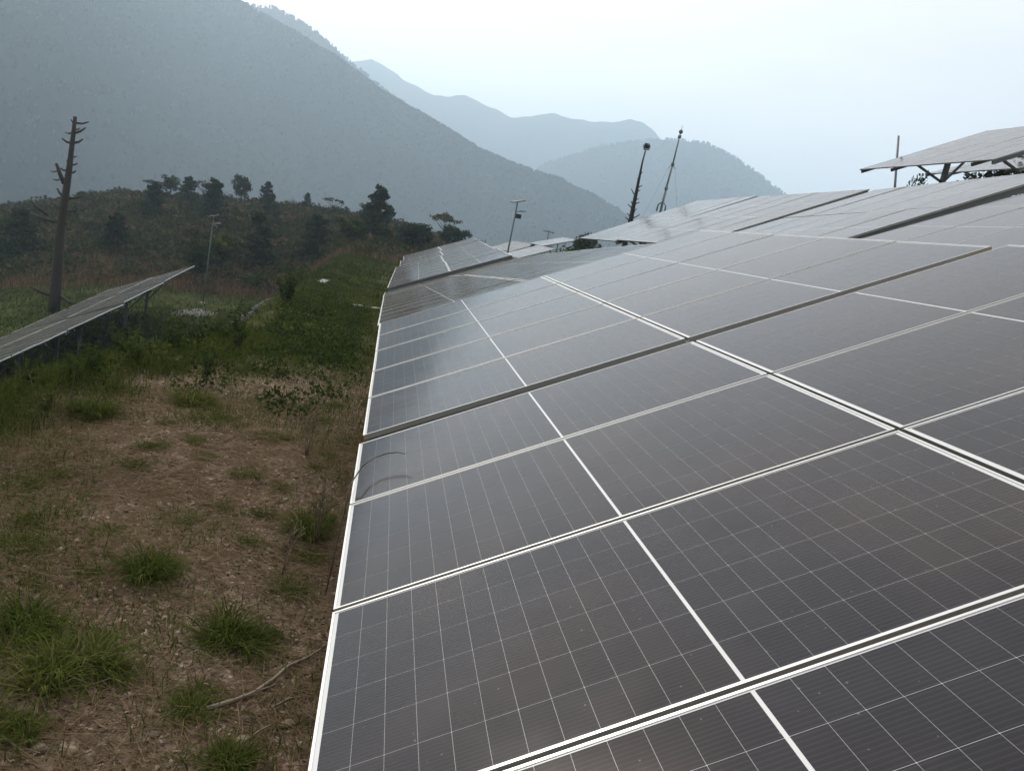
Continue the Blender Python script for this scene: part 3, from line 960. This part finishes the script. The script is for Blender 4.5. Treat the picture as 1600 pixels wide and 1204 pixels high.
# ------------------------------------------------------------------ near litter
def flakes(name, label, n, xr, yr, sr, mat, tint, asp=(0.35, 0.8), thick=True, keep=None):
    x, y = rng.uniform(*xr, n), rng.uniform(*yr, n)
    if keep is not None:
        k = keep(x, y)
        x, y = x[k], y[k]
        n = len(x)
    s = rng.uniform(*sr, n)
    z = height(x, y) + s * 0.12
    a = rng.random(n) * 6.283
    t1, t2 = rng.normal(0, .28, n), rng.normal(0, .28, n)
    ax = np.c_[np.cos(a), np.sin(a), t1] * s[:, None]
    ay = np.c_[-np.sin(a), np.cos(a), t2] * (s * rng.uniform(*asp, n))[:, None]
    c = np.c_[x, y, z]
    j = lambda: (0.65 + 0.7 * rng.random(n))[:, None]
    up = np.c_[np.zeros(n), np.zeros(n), s * 0.18]
    v = np.stack([c - ax * j(), c - ay * j() + up, c + ax * j(), c + ay * j(), c + up * 1.6], 1).reshape(-1, 3)
    k5 = (np.arange(n) * 5)[:, None]
    f = np.concatenate([np.array([q]) + k5 for q in ([0, 1, 4], [1, 2, 4], [2, 3, 4], [3, 0, 4])])
    o = link(name, np_mesh(name, v, f, mat, np.repeat(np.clip(rng.normal(tint, .25, n), 0, 1), 5)))
    return props(o, label, 'litter', kind='stuff')
bare = lambda x, y: rng.random(len(x)) < 1 - 0.9 * np.clip(sstep(7, 10.5, y) + sstep(-2.0, -2.6, x), 0, 1)
flakes('leaf_litter', 'brown flakes of leaf litter and stone chips on the near terrace', 56000, (-3.3, 0.5), (2.2, 11), (.005, .020), M_LITTER, .68, keep=bare)
flakes('gravel', 'scattered larger ochre stone chips on the near terrace', 1500, (-3.2, 0.4), (2.2, 11), (.012, .030), M_LITTER, .42, keep=bare)
x, y = clustered(18000, 300, (-2.8, 0.4), (2.2, 7.5), 0.22)
n = len(x)
z = height(x, y) + rng.uniform(.004, .022, n)
a = rng.random(n) * 6.283
Ls = rng.uniform(.03, .13, n)
dv = np.c_[np.cos(a), np.sin(a), rng.normal(0, .10, n)] * Ls[:, None]
pv = np.c_[-np.sin(a), np.cos(a), np.zeros(n)] * 0.0016
c = np.c_[x, y, z]
uz = np.array([0, 0, .0022])
v = np.stack([c - dv - pv, c - dv + pv, c + dv + pv, c + dv - pv, c - dv + uz, c + dv + uz], 1).reshape(-1, 3)
k6 = (np.arange(n) * 6)[:, None]
f = np.concatenate([np.array([q]) + k6 for q in ([0, 3, 5], [0, 5, 4], [1, 4, 5], [1, 5, 2])])
props(link('dry_straw', np_mesh('dry_straw', v, f, M_DRY, np.repeat(np.clip(rng.normal(.78, .2, n), 0, 1), 6))), 'pale dry straw lying on the near ground', 'straw', kind='stuff')

# stones one can pick out
sv, sf = icosphere(2)
def stone(label, px, py, w, group=None):
    p = ground_at(px, py)
    if p is None: return
    r = 1 + 0.6 * np.array([mnoise.cell(Vector(q) * 1.3 + Vector((px, py, 0))) * .5 + .5 * mnoise.noise(Vector(q) * 1.4 + Vector((px, py, 0))) for q in sv])
    v = sv * r[:, None] * [w, w * random.uniform(.6, .9), w * random.uniform(.35, .55)]
    v[:, 2] = np.where(v[:, 2] > 0, v[:, 2] * .8, v[:, 2])
    o = link('stone', np_mesh('stone', v, sf, M_STONE))
    o.location = (p[0], p[1], p[2] + w * .12)
    o.rotation_euler = (random.uniform(-.2, .2), random.uniform(-.2, .2), random.uniform(0, 6.28))
    props(o, label, 'stone', group)
stone('flat pale stone at the bottom left corner of the path', 58, 1172, .035)
stone('flat ochre stone at the bottom, right of the corner one', 106, 1171, .036)
stone('pointed ochre stone low on the path beside the straw', 137, 1184, .036)
stone('rounded stone above the straw at the left', 84, 1118, .034)
stone('reddish block stone in the straw', 237, 1147, .030)
stone('long flat ochre stone near the panel edge at the bottom', 378, 1160, .036)
stone('grey angular stone under the fallen branch', 447, 1131, .038)
stone('small brown stone left of the straw patch', 40, 1108, .028)
stone('brown stone beneath the big right grass tuft', 209, 1004, .032)
for px, py in ((150, 940), (55, 935), (175, 975), (330, 950), (95, 860), (420, 860), (30, 880), (300, 1010), (250, 950), (60, 800)):
    stone('small loose brown stone lying on the bare path', px, py, random.uniform(.018, .028), 'loose stones on the path')

# fallen branches
def branch(label, pix, rad, twigs=()):
    pts = []
    for i, (px, py) in enumerate(pix):
        p = ground_at(px, py)
        pts.append((p[0], p[1], p[2] + 0.02 + 0.01 * math.sin(i * 2.1)))
    b = MB()
    b.tube(pts, [rad * (1 - .6 * i / (len(pts) - 1)) for i in range(len(pts))], 7)
    for a, q in twigs:
        p0 = pts[a]; p1 = ground_at(*q)
        b.tube([p0, (p1[0], p1[1], p1[2] + .03)], [rad * .5, rad * .25], 5)
    props(b.build('fallen_branch', M_WOOD, None, True), label, 'branch')
branch('long bare fallen branch pointing under the nearest table', [(322, 1114), (360, 1105), (395, 1086), (425, 1068), (450, 1048), (480, 1030), (512, 1012)], .011, ((2, (430, 1078)),))
branch('short dark twig below the long fallen branch', [(378, 1168), (405, 1150), (440, 1128)], .005)
branch('thin stick beside the panel edge below the long branch', [(424, 1112), (450, 1100), (482, 1090)], .006)

# ------------------------------------------------------------------ grass tufts as things
def tuft_mesh(n, h, spread, wid, tint, clumps=5):
    ca = rng.random(clumps) * 6.283
    cr_ = spread * 0.75 * np.sqrt(rng.random(clumps))
    ch = 0.55 + 0.6 * rng.random(clumps)
    ci = rng.integers(0, clumps, n)
    a = rng.random(n) * 6.283
    r0 = spread * 0.22 * np.sqrt(rng.random(n))
    hh = h * ch[ci] * (0.3 + 0.75 * rng.random(n))
    out = spread * (0.15 + 0.75 * rng.random(n) ** 1.3)
    bx = np.cos(ca[ci]) * cr_[ci] + np.cos(a) * r0
    by = np.sin(ca[ci]) * cr_[ci] * 0.7 + np.sin(a) * r0
    a2 = a + rng.normal(0, .9, n)
    ex, ey = np.cos(a2), np.sin(a2)
    ww = wid * (0.6 + 0.9 * rng.random(n))
    droop = rng.random(n)
    V = []
    for (o_, z_, w_) in [(0, 0, 1), (.28, .55, .95), (.62, .92, .75), (1.0, 1.0, .08)]:
        cx, cy = bx + ex * out * o_, by + ey * out * o_
        cz = hh * (z_ - droop * 0.55 * o_ ** 2) - .01
        V += [np.c_[cx - ey * ww * w_, cy + ex * ww * w_, cz], np.c_[cx + ey * ww * w_, cy - ex * ww * w_, cz]]
    v = np.stack(V, 1).reshape(-1, 3)
    kk = (np.arange(n) * 8)[:, None]
    f = np.concatenate([np.array([[2 * i, 2 * i + 1, 2 * i + 3, 2 * i + 2]]) + kk for i in range(3)])
    tn = np.clip(rng.normal(tint, .15, n) + np.where(rng.random(n) < .10, .45, 0), 0, 1)
    return np_mesh('grass_tuft', v, f, M_GRASS, np.repeat(tn, 8))
TUFT = [tuft_mesh(320, .085, .20, .0019, .50, 6) for _ in range(6)]
BIGT = [tuft_mesh(620, .135, .24, .0024, .50, 5) for _ in range(5)]
def tuft(label, px, py, sc, big=False, group=None):
    p = ground_at(px, py)
    if p is None: return
    o = link('grass_tuft', random.choice(BIGT if big else TUFT))
    o.location = p
    o.rotation_euler = (0, 0, random.uniform(0, 6.28))
    o.scale = (sc, sc, sc)
    props(o, label, 'grass', group)
tuft('largest broad bladed grass tuft above the fallen branch', 362, 1012, 1.05, True)
tuft('dense grass tuft left of the straw patch', 112, 1058, 1.0, True)
tuft('grass tuft at the left edge beside the ochre stones', 24, 992, .95, True)
tuft('low tuft just left of the fallen branch end', 300, 1108, .6, True)
tuft('tuft at the bottom edge beside the nearest table', 352, 1200, .6, True)
tuft('grass tuft at the very bottom left corner', 8, 1150, .6, True)
tuft('wide dark tuft in the middle of the path', 242, 890, 1.0, True)
tuft('wide tuft under the panel edge with brown stalks', 490, 830, 1.0, True)
tuft('bright tuft in front of the terrace edge shrubs', 292, 632, 1.2, True)
tuft('tall tuft in front of the fern like plants', 155, 650, 1.2, True)
for px, py in ((60, 820), (150, 780), (210, 730), (330, 720), (345, 790), (410, 800), (440, 760), (250, 700), (180, 830), (40, 760), (100, 740), (300, 690), (360, 655), (420, 690), (470, 640),
               (395, 745), (290, 820), (140, 900), (480, 730), (445, 680), (510, 660), (530, 640), (520, 720), (505, 790), (470, 870), (450, 930), (60, 905), (20, 850), (385, 850), (150, 1010), (180, 1060), (420, 1000), (260, 660)):
    tuft('small low grass tuft scattered on the bare path', px + random.uniform(-8, 8), py + random.uniform(-6, 6), random.uniform(.45, .85), False, 'small grass tufts on the path')

# ------------------------------------------------------------------ leafy weeds and shrubs along the terrace edge
def weed_mesh(nst, h, nleaf, leaf, spread):
    st = MB()
    C, Nn, S = [], [], []
    for s in range(nst):
        a = random.uniform(0, 6.28)
        o_ = spread * random.uniform(.15, 1)
        hh = h * random.uniform(.6, 1.05)
        pts = []
        for i in range(5):
            t = i / 4
            pts.append((math.cos(a) * o_ * t ** 1.4 + random.uniform(-.01, .01), math.sin(a) * o_ * t ** 1.4 + random.uniform(-.01, .01), hh * t))
        st.tube(pts, [.005, .0045, .004, .003, .0015], 5)
        for i in range(nleaf):
            t = random.uniform(.25, 1.0)
            k = min(3, int(t * 4)); f_ = t * 4 - k
            p = np.array(pts[k]) * (1 - f_) + np.array(pts[k + 1]) * f_
            d = rand_dirs(1)[0]; d[2] = abs(d[2]) * .4
            C.append(p + d * leaf * random.uniform(.6, 1.6)); nn = rand_dirs(1, 1.2)[0]
            Nn.append(nn); S.append(leaf * random.uniform(.6, 1.2))
    C, Nn, S = np.array(C), np.array(Nn), np.array(S)
    v, f = quads(C, Nn, S, .45)
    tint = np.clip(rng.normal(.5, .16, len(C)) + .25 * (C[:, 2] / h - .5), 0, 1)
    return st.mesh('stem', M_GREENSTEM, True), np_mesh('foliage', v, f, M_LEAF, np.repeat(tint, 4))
WEED = [weed_mesh(9, .62, 34, .030, .30) for _ in range(4)]
def shrub(label, px, py, sc, group=None, pos=None):
    p = ground_at(px, py) if pos is None else pos
    if p is None: return
    t = empty('leafy_shrub', tuple(p), random.uniform(0, 6.28), sc)
    s, l = random.choice(WEED)
    link('stem', s, t); link('foliage', l, t)
    props(t, label, 'shrub', group)
BK = 'leafy shrubs along the terrace edge'
y = 5.2
shrub('yellow tipped shrub in front of the low far tables', 0, 0, 1.5, BK, (-2.25, 20.5, hz(-2.25, 20.5)))
shrub('dark dense shrub beside the yellow tipped one', 0, 0, 1.6, BK, (-2.0, 19.0, hz(-2.0, 19.0)))
shrub('leafy shrub with pale flowers mid way along the terrace edge', 322, 600, .6, BK)
for i in range(46):
    yy = 5.6 + 16 * (i / 46) ** 1.3
    far_ = 11.5 < yy
    xx = float(crest(yy)) + (random.gauss(.30, .12) if far_ else random.gauss(.02, .22))
    shrub('leafy green shrub in the thick growth along the terrace edge', 0, 0, random.uniform(.42, .80) * ((.75 + .45 * min(1, max(0, (yy - 6) / 5))) if not far_ else .6), BK, (xx, yy, hz(xx, yy) - .03))

# fern like tall weeds in front of the left table
def fern(label, px, py, h, lean):
    p = ground_at(px, py)
    t = empty('tall_weed', tuple(p), 0)
    b = MB()
    pts = [(lean * (i / 6) ** 1.5, 0, h * i / 6) for i in range(7)]
    b.tube(pts, [.007 - .0008 * i for i in range(7)], 6)
    b.build('stem', M_GREENSTEM, t, True)
    C, Nn, S = [], [], []
    for i in range(26):
        q = .25 + .73 * i / 26
        x0, z0 = lean * q ** 1.5, h * q
        a = random.uniform(0, 6.28); ln = h * .32 * (1.1 - q) + .05
        for k in range(8):
            f_ = (k + 1) / 8
            C.append((x0 + math.cos(a) * ln * f_, math.sin(a) * ln * f_, z0 + ln * .25 * f_ - ln * .25 * f_ * f_))
            Nn.append((random.gauss(0, .3), random.gauss(0, .3), 1)); S.append(.014)
    Nn = np.array(Nn); Nn /= np.linalg.norm(Nn, axis=1, keepdims=True)
    v, f = quads(np.array(C), Nn, np.array(S), .5)
    link('foliage', np_mesh('foliage', v, f, M_LEAF, np.repeat(np.clip(rng.normal(.7, .12, len(C)), 0, 1), 4)), t)
    props(t, label, 'plant', 'tall weeds before the left tables')
fern('upright feathery weed before the left table', 108, 655, .62, .02)
fern('feathery weed leaning right before the left table', 140, 662, .60, .22)
fern('short feathery weed at the left edge of the terrace growth', 62, 672, .40, -.10)

# brown flowering stalks beside the panel edge and the stem arching over it
def stalks(label, px, py, n, h, sp):
    p = ground_at(px, py)
    t = empty('dry_weed', tuple(p), 0)
    for i in range(n):
        b = MB()
        a = random.uniform(0, 6.28); o_ = sp * random.uniform(.1, 1); hh = h * random.uniform(.6, 1)
        pts = [(math.cos(a) * o_ * (k / 4), math.sin(a) * o_ * (k / 4), hh * k / 4) for k in range(5)]
        b.tube(pts, [.0028, .0025, .002, .0018, .001], 5)
        for k in range(7):
            q = random.uniform(.5, 1)
            s0 = Vector(pts[3]).lerp(Vector(pts[4]), max(0, (q - .75) * 4)) if q > .75 else Vector(pts[2]).lerp(Vector(pts[3]), (q - .5) * 4)
            b.tube([s0, s0 + Vector((random.gauss(0, .03), random.gauss(0, .03), .05))], [.0016, .0022], 4)
        b.build('stalk', M_STEM, t, True)
    props(t, label, 'plant', 'dry weeds beside the nearest row')
stalks('clump of brown dry stalks beside the nearest panel edge', 492, 852, 9, .42, .12)
stalks('thin brown stalks left of the second table edge', 478, 715, 9, .45, .14)
stalks('sparse brown stalks among the path tufts', 440, 900, 5, .3, .1)
b = MB()
STEM_Y = (4.25, 4.42, 4.50, 4.50, 4.45, 4.38)
arch = [at(530, 800, 4.2), at(546, 760, 4.22), at(553, 748, STEM_Y[0]), at(566, 728, STEM_Y[1]), at(584, 715, STEM_Y[2]), at(604, 708, STEM_Y[3]), at(622, 706, STEM_Y[4]), at(633, 709, STEM_Y[5])]
arch[0][2] = hz(arch[0][0], arch[0][1])
b.tube([tuple(p) for p in arch], [.0045, .0042, .0042, .004, .004, .0046, .0042, .002], 6)
props(b.build('arching_weed', M_STEM, None, True), 'thin dark seed stem arching over the nearest table edge', 'plant')

# ------------------------------------------------------------------ stump trees (lopped pines)
def px_pts(lst, y, sx, sy, k):
    return [at(sx + a / k, sy + b_ / k, y) for a, b_ in lst]
t = empty('lopped_pine', tuple(at(85, 490, 46)))
base = at(84, 495, 46)
t.location = (base[0], base[1], hz(base[0], base[1]))
org = np.array(t.location)
def loc(p, dy=0.0):
    q = np.array(p) - org
    return (q[0], q[1] + dy, q[2])
trunk = [np.array([base[0] - .02, 46, org[2] - .2])] + px_pts([(345, 1250), (372, 900), (395, 720), (418, 560), (432, 460), (445, 350), (458, 240), (470, 128)], 46, 0, 150, 4)
b = MB()
b.tube([loc(p) for p in trunk], [.30, .28, .23, .195, .165, .145, .125, .105, .085], 10)
b.build('trunk', M_BARK, t, True)
for s, e, r_ in (((478, 170), (545, 160), .035), ((465, 168), (448, 148), .03), ((472, 230), (540, 200), .04), ((450, 230), (398, 226), .03), ((472, 208), (492, 198), .03),
                 ((442, 295), (392, 265), .04), ((466, 292), (520, 270), .04), ((455, 376), (470, 375), .03), ((426, 412), (412, 400), .03), ((450, 428), (482, 420), .03),
                 ((412, 466), (380, 450), .035), ((448, 478), (480, 468), .04), ((402, 548), (350, 420), .075), ((372, 522), (334, 520), .025), ((356, 470), (320, 468), .022),
                 ((392, 626), (350, 578), .045), ((428, 642), (522, 620), .04), ((382, 708), (332, 672), .045), ((420, 722), (476, 706), .035), ((370, 790), (194, 742), .06),
                 ((300, 745), (205, 655), .05), ((238, 690), (210, 670), .03), ((404, 798), (432, 795), .03), ((330, 1250), (200, 1190), .07), ((370, 1245), (480, 1305), .06)):
    p, q = px_pts([s, e], 46, 0, 150, 4)
    dy = random.uniform(-.25, .25)
    md = (np.array(p) + q) / 2 + [0, dy * .5, -.05]
    b = MB()
    b.tube([loc(p), loc(md), loc(q, dy)], [r_ * 1.7, r_ * 1.4, r_ * .9], 6)
    b.build('branch_stub', M_BARK, t, True)
props(t, 'tall lopped pine trunk with bare branch stubs at the left', 'tree')

t = empty('lopped_pine')
base = at(985, 345, 40)
t.location = (base[0], base[1], hz(base[0], base[1]))
org = np.array(t.location)
b = MB()
tk = px_pts([(470, 890), (490, 780), (512, 680), (530, 590), (548, 500), (568, 400), (594, 305)], 40, 900, 180, 5.473)
lowp = np.array([tk[0][0] - .1, 40, org[2] - .2])
b.tube([loc(lowp)] + [loc(p) for p in tk], [.15, .12, .10, .085, .07, .055, .04, .03], 8)
b.build('trunk', M_BARK, t, True)
for s, e in (((480, 885), (545, 850)), ((468, 868), (430, 838)), ((455, 898), (415, 875)), ((490, 822), (520, 800)), ((478, 795), (445, 760)), ((488, 765), (465, 735)), ((500, 762), (545, 745)),
             ((505, 730), (542, 714)), ((504, 688), (475, 630)), ((515, 660), (545, 640)), ((525, 622), (566, 600)), ((525, 605), (518, 565)), ((536, 562), (520, 545)), ((545, 518), (574, 485)), ((548, 492), (553, 462)),
             ((485, 850), (512, 822)), ((500, 712), (488, 700))):
    p, q = px_pts([s, e], 40, 900, 180, 5.473)
    b = MB()
    b.tube([loc(p), loc(q, random.uniform(-.15, .15))], [.032, .02], 5)
    b.build('branch_stub', M_BARK, t, True)
c0 = np.array(loc(px_pts([(605, 272)], 40, 900, 180, 5.473)[0]))
d = rand_dirs(420)
v, f = quads(c0 + d * (0.05 + .14 * rng.random((420, 1))), rand_dirs(420), .05, .25)
link('crown', np_mesh('crown', v, f, M_PINE, np.repeat(rng.uniform(.1, .6, 420), 4)), t)
props(t, 'slender lopped pine with a single tuft left on top', 'tree')

# ------------------------------------------------------------------ lightning mast
t = empty('lightning_mast')
YM = 43.0
base = at(1034, 325, YM)
t.location = (base[0], base[1], hz(base[0], base[1]))
org = np.array(t.location)
K = lambda a, b_: loc(at(900 + a / 5.473, 180 + b_ / 5.473, YM))
low = (K(735, 770)[0], K(735, 770)[1], 0)
b = MB(); b.tube([low, K(735, 770), K(772, 625)], [.07, .07, .06], 8); b.build('lower_mast', M_STEELD, t, True)
b = MB(); b.tube([K(772, 625), K(827, 420)], [.05, .045], 8); b.build('middle_mast', M_STEELD, t, True)
b = MB(); b.tube([K(827, 420), K(886, 185)], [.038, .034], 8); b.build('upper_mast', M_STEELD, t, True)
for q in ((772, 625), (827, 420), (886, 185)):
    b = MB(); p = K(*q); b.tube([(p[0], p[1], p[2] - .08), (p[0], p[1], p[2] + .08)], .085, 8); b.build('joint_collar', M_STEELD, t, True)
b = MB(); b.tube([K(886, 185), K(912, 85)], [.03, .008], 6); b.build('spike', M_STEEL, t, True)
b = MB(); p = K(897, 143); b.tube([(p[0], p[1], p[2] + .11 * math.cos(a_)) for a_ in (3.0, 2.4, 1.57, .7, .1)], [.02, .08, .11, .08, .02], 10); b.build('ball', M_STEELD, t, True)
for a_ in range(4):
    b = MB(); p = Vector(K(735, 770)); o_ = Vector((math.cos(a_ * 1.57 + .4), math.sin(a_ * 1.57 + .4), 0))
    b.tube([p + Vector((0, 0, .2)), p + o_ * .28, p + o_ * .30 - Vector((0, 0, .35))], .022, 5); b.build('base_stay', M_STEELD, t, True)
for a_ in range(3):
    o_ = Vector((math.cos(a_ * 2.09 + .2), math.sin(a_ * 2.09 + .2), 0))
    p = Vector(K(827, 420))
    b = MB(); b.tube([p, p + o_ * .2 - Vector((0, 0, .2))], .015, 5); b.build('stay_arm', M_STEELD, t, True)
    b = MB(); b.tube([p + o_ * .2 - Vector((0, 0, .2)), p + o_ * 2.6 - Vector((0, 0, p.z))], .006, 4); b.build('guy_wire', M_STEEL, t, True)
props(t, 'slim lightning mast with ball and spike behind the upper row', 'mast')

# plain thin pole behind the raised table
b = MB()
q0, q1 = np.array([17.0, 28.0, hz(17.0, 28.0) - .2]), at(1404, 212, 28)
qb = at(1398, 296, 28)
b.tube([tuple(qb + (qb - q1) * max(0, (qb[2] - q0[2]) / (q1[2] - qb[2]))), tuple(q1)], [.045, .04], 8)
props(b.build('metal_pole', M_STEEL, None, True), 'plain thin metal pole rising behind the raised table', 'pole')

# ------------------------------------------------------------------ solar street lights
def street_light(label, base, h, rz):
    t = empty('street_light', tuple(base), rz)
    b = MB(); b.tube([(0, 0, -.1), (0, 0, h * .5), (0, 0, h)], [.045, .04, .034], 10); b.build('pole', M_STEELD, t, True)
    b = MB(); b.box((-.13, -.13, -.1), (.13, .13, .02)); b.build('base_plate', M_STEEL, t)
    b = MB(); b.beam((-.27, 0, h + .04), (.27, 0, h + .22), .5, .04); b.build('small_panel', M_DARK, t)
    b = MB(); b.tube([(0, 0, h - .12), (0, 0, h + .14)], .03, 8); b.build('panel_bracket', M_STEEL, t, True)
    b = MB(); b.box((.04, -.12, h - .62), (.26, .12, h - .42)); b.build('battery_box', M_DARK, t)
    b = MB(); b.tube([(0, 0, h - .36), (.14, 0, h - .30), (.22, 0, h - .28)], .022, 8); b.build('lamp_arm', M_STEEL, t, True)
    b = MB(); b.beam((.20, 0, h - .27), (.44, 0, h - .25), .16, .05); b.build('lamp_head', M_STEEL, t)
    props(t, label, 'street light', 'solar street lights in the field')
p = on_ground(317, 53)
tp = at(330, 340, 53)
street_light('solar street light standing on the left meadow before the knoll', p, max(4.2, tp[2] - p[2]), .1)
p = at(791, 406, 38)
tp = at(808.5, 319, 38)
gz = hz(p[0], 38)
street_light('solar street light behind the far group of the nearest row', (p[0], 38, gz), tp[2] - gz, .25)

# far utility pole
p = on_ground(846, 116)
tp = at(846, 357, 116)
t = empty('utility_pole', tuple(p))
hh = max(3.0, tp[2] - p[2])
b = MB(); b.tube([(0, 0, -.2), (0, 0, hh)], [.14, .1], 8); b.build('pole', M_STEELD, t, True)
b = MB(); b.beam((-.8, 0, hh - .25), (.8, 0, hh - .25), .12, .14); b.build('crossarm', M_STEELD, t)
props(t, 'tiny far utility pole with a crossarm at the field end', 'pole')

# ------------------------------------------------------------------ small ground things
def slab(name, label, pix, w, mat, thick=.06, cat='slab'):
    a, c = ground_at(*pix[0]), ground_at(*pix[1])
    if a is None or c is None: return
    b = MB()
    n_ = 6
    for i in range(n_):
        pa = a + (c - a) * i / n_; pb = a + (c - a) * (i + .96) / n_
        pa[2], pb[2] = hz(pa[0], pa[1]) + thick * .5, hz(pb[0], pb[1]) + thick * .5
        b.beam(tuple(pa), tuple(pb), w, thick)
    props(b.build(name, mat), label, cat)
slab('concrete_drain', 'pale concrete drain edge on the bank beside the third table', ((552, 482), (592, 486)), .22, M_CONC, .10, 'drain')
slab('concrete_drain', 'small pale slab higher on the grassy bank', ((500, 445), (509, 441)), .3, M_CONC, .12, 'drain')
p = ground_at(302, 488)
if p is not None:
    ang = np.linspace(0, 2 * math.pi, 41)[:-1]
    rr = 1 + .25 * np.array([mnoise.noise(Vector((math.cos(a_) * 2, math.sin(a_) * 2, 4))) for a_ in ang])
    vs = [(p[0], p[1], hz(p[0], p[1]) + .07)]
    for s_ in (.5, 1.0):
        for a_, r_ in zip(ang, rr):
            x_, y_ = p[0] + math.cos(a_) * r_ * 1.25 * s_, p[1] + math.sin(a_) * r_ * 2.2 * s_
            vs.append((x_, y_, hz(x_, y_) + (.06 if s_ < 1 else .0)))
    fs = [(0, 1 + k, 1 + (k + 1) % 40) for k in range(40)] + [(1 + k, 41 + k, 41 + (k + 1) % 40, 1 + (k + 1) % 40) for k in range(40)]
    me = bpy.data.meshes.new('sand_patch'); me.from_pydata(vs, [], fs); me.update(); me.materials.append(M_SAND)
    props(link('sand_patch', me), 'pale sand heap spread on the left meadow', 'sand')

# ------------------------------------------------------------------ haze
b = MB()
b.box((-3700, -3700, -132), (3700, 3700, TOPZ + 25))
hm = bpy.data.materials.new('haze')
hm.use_nodes = True
nt = hm.node_tree
nt.nodes.clear()
pv_ = nt.nodes.new('ShaderNodeVolumePrincipled')
pv_.inputs['Color'].default_value = (0.65, 0.835, 1.0, 1)
pv_.inputs['Density'].default_value = 0.00056
pv_.inputs['Anisotropy'].default_value = 0.5
mo = nt.nodes.new('ShaderNodeOutputMaterial')
nt.links.new(pv_.outputs[0], mo.inputs['Volume'])
ho = b.build('haze', hm)
props(ho, 'pale blue haze filling the valley air', 'haze', kind='stuff')
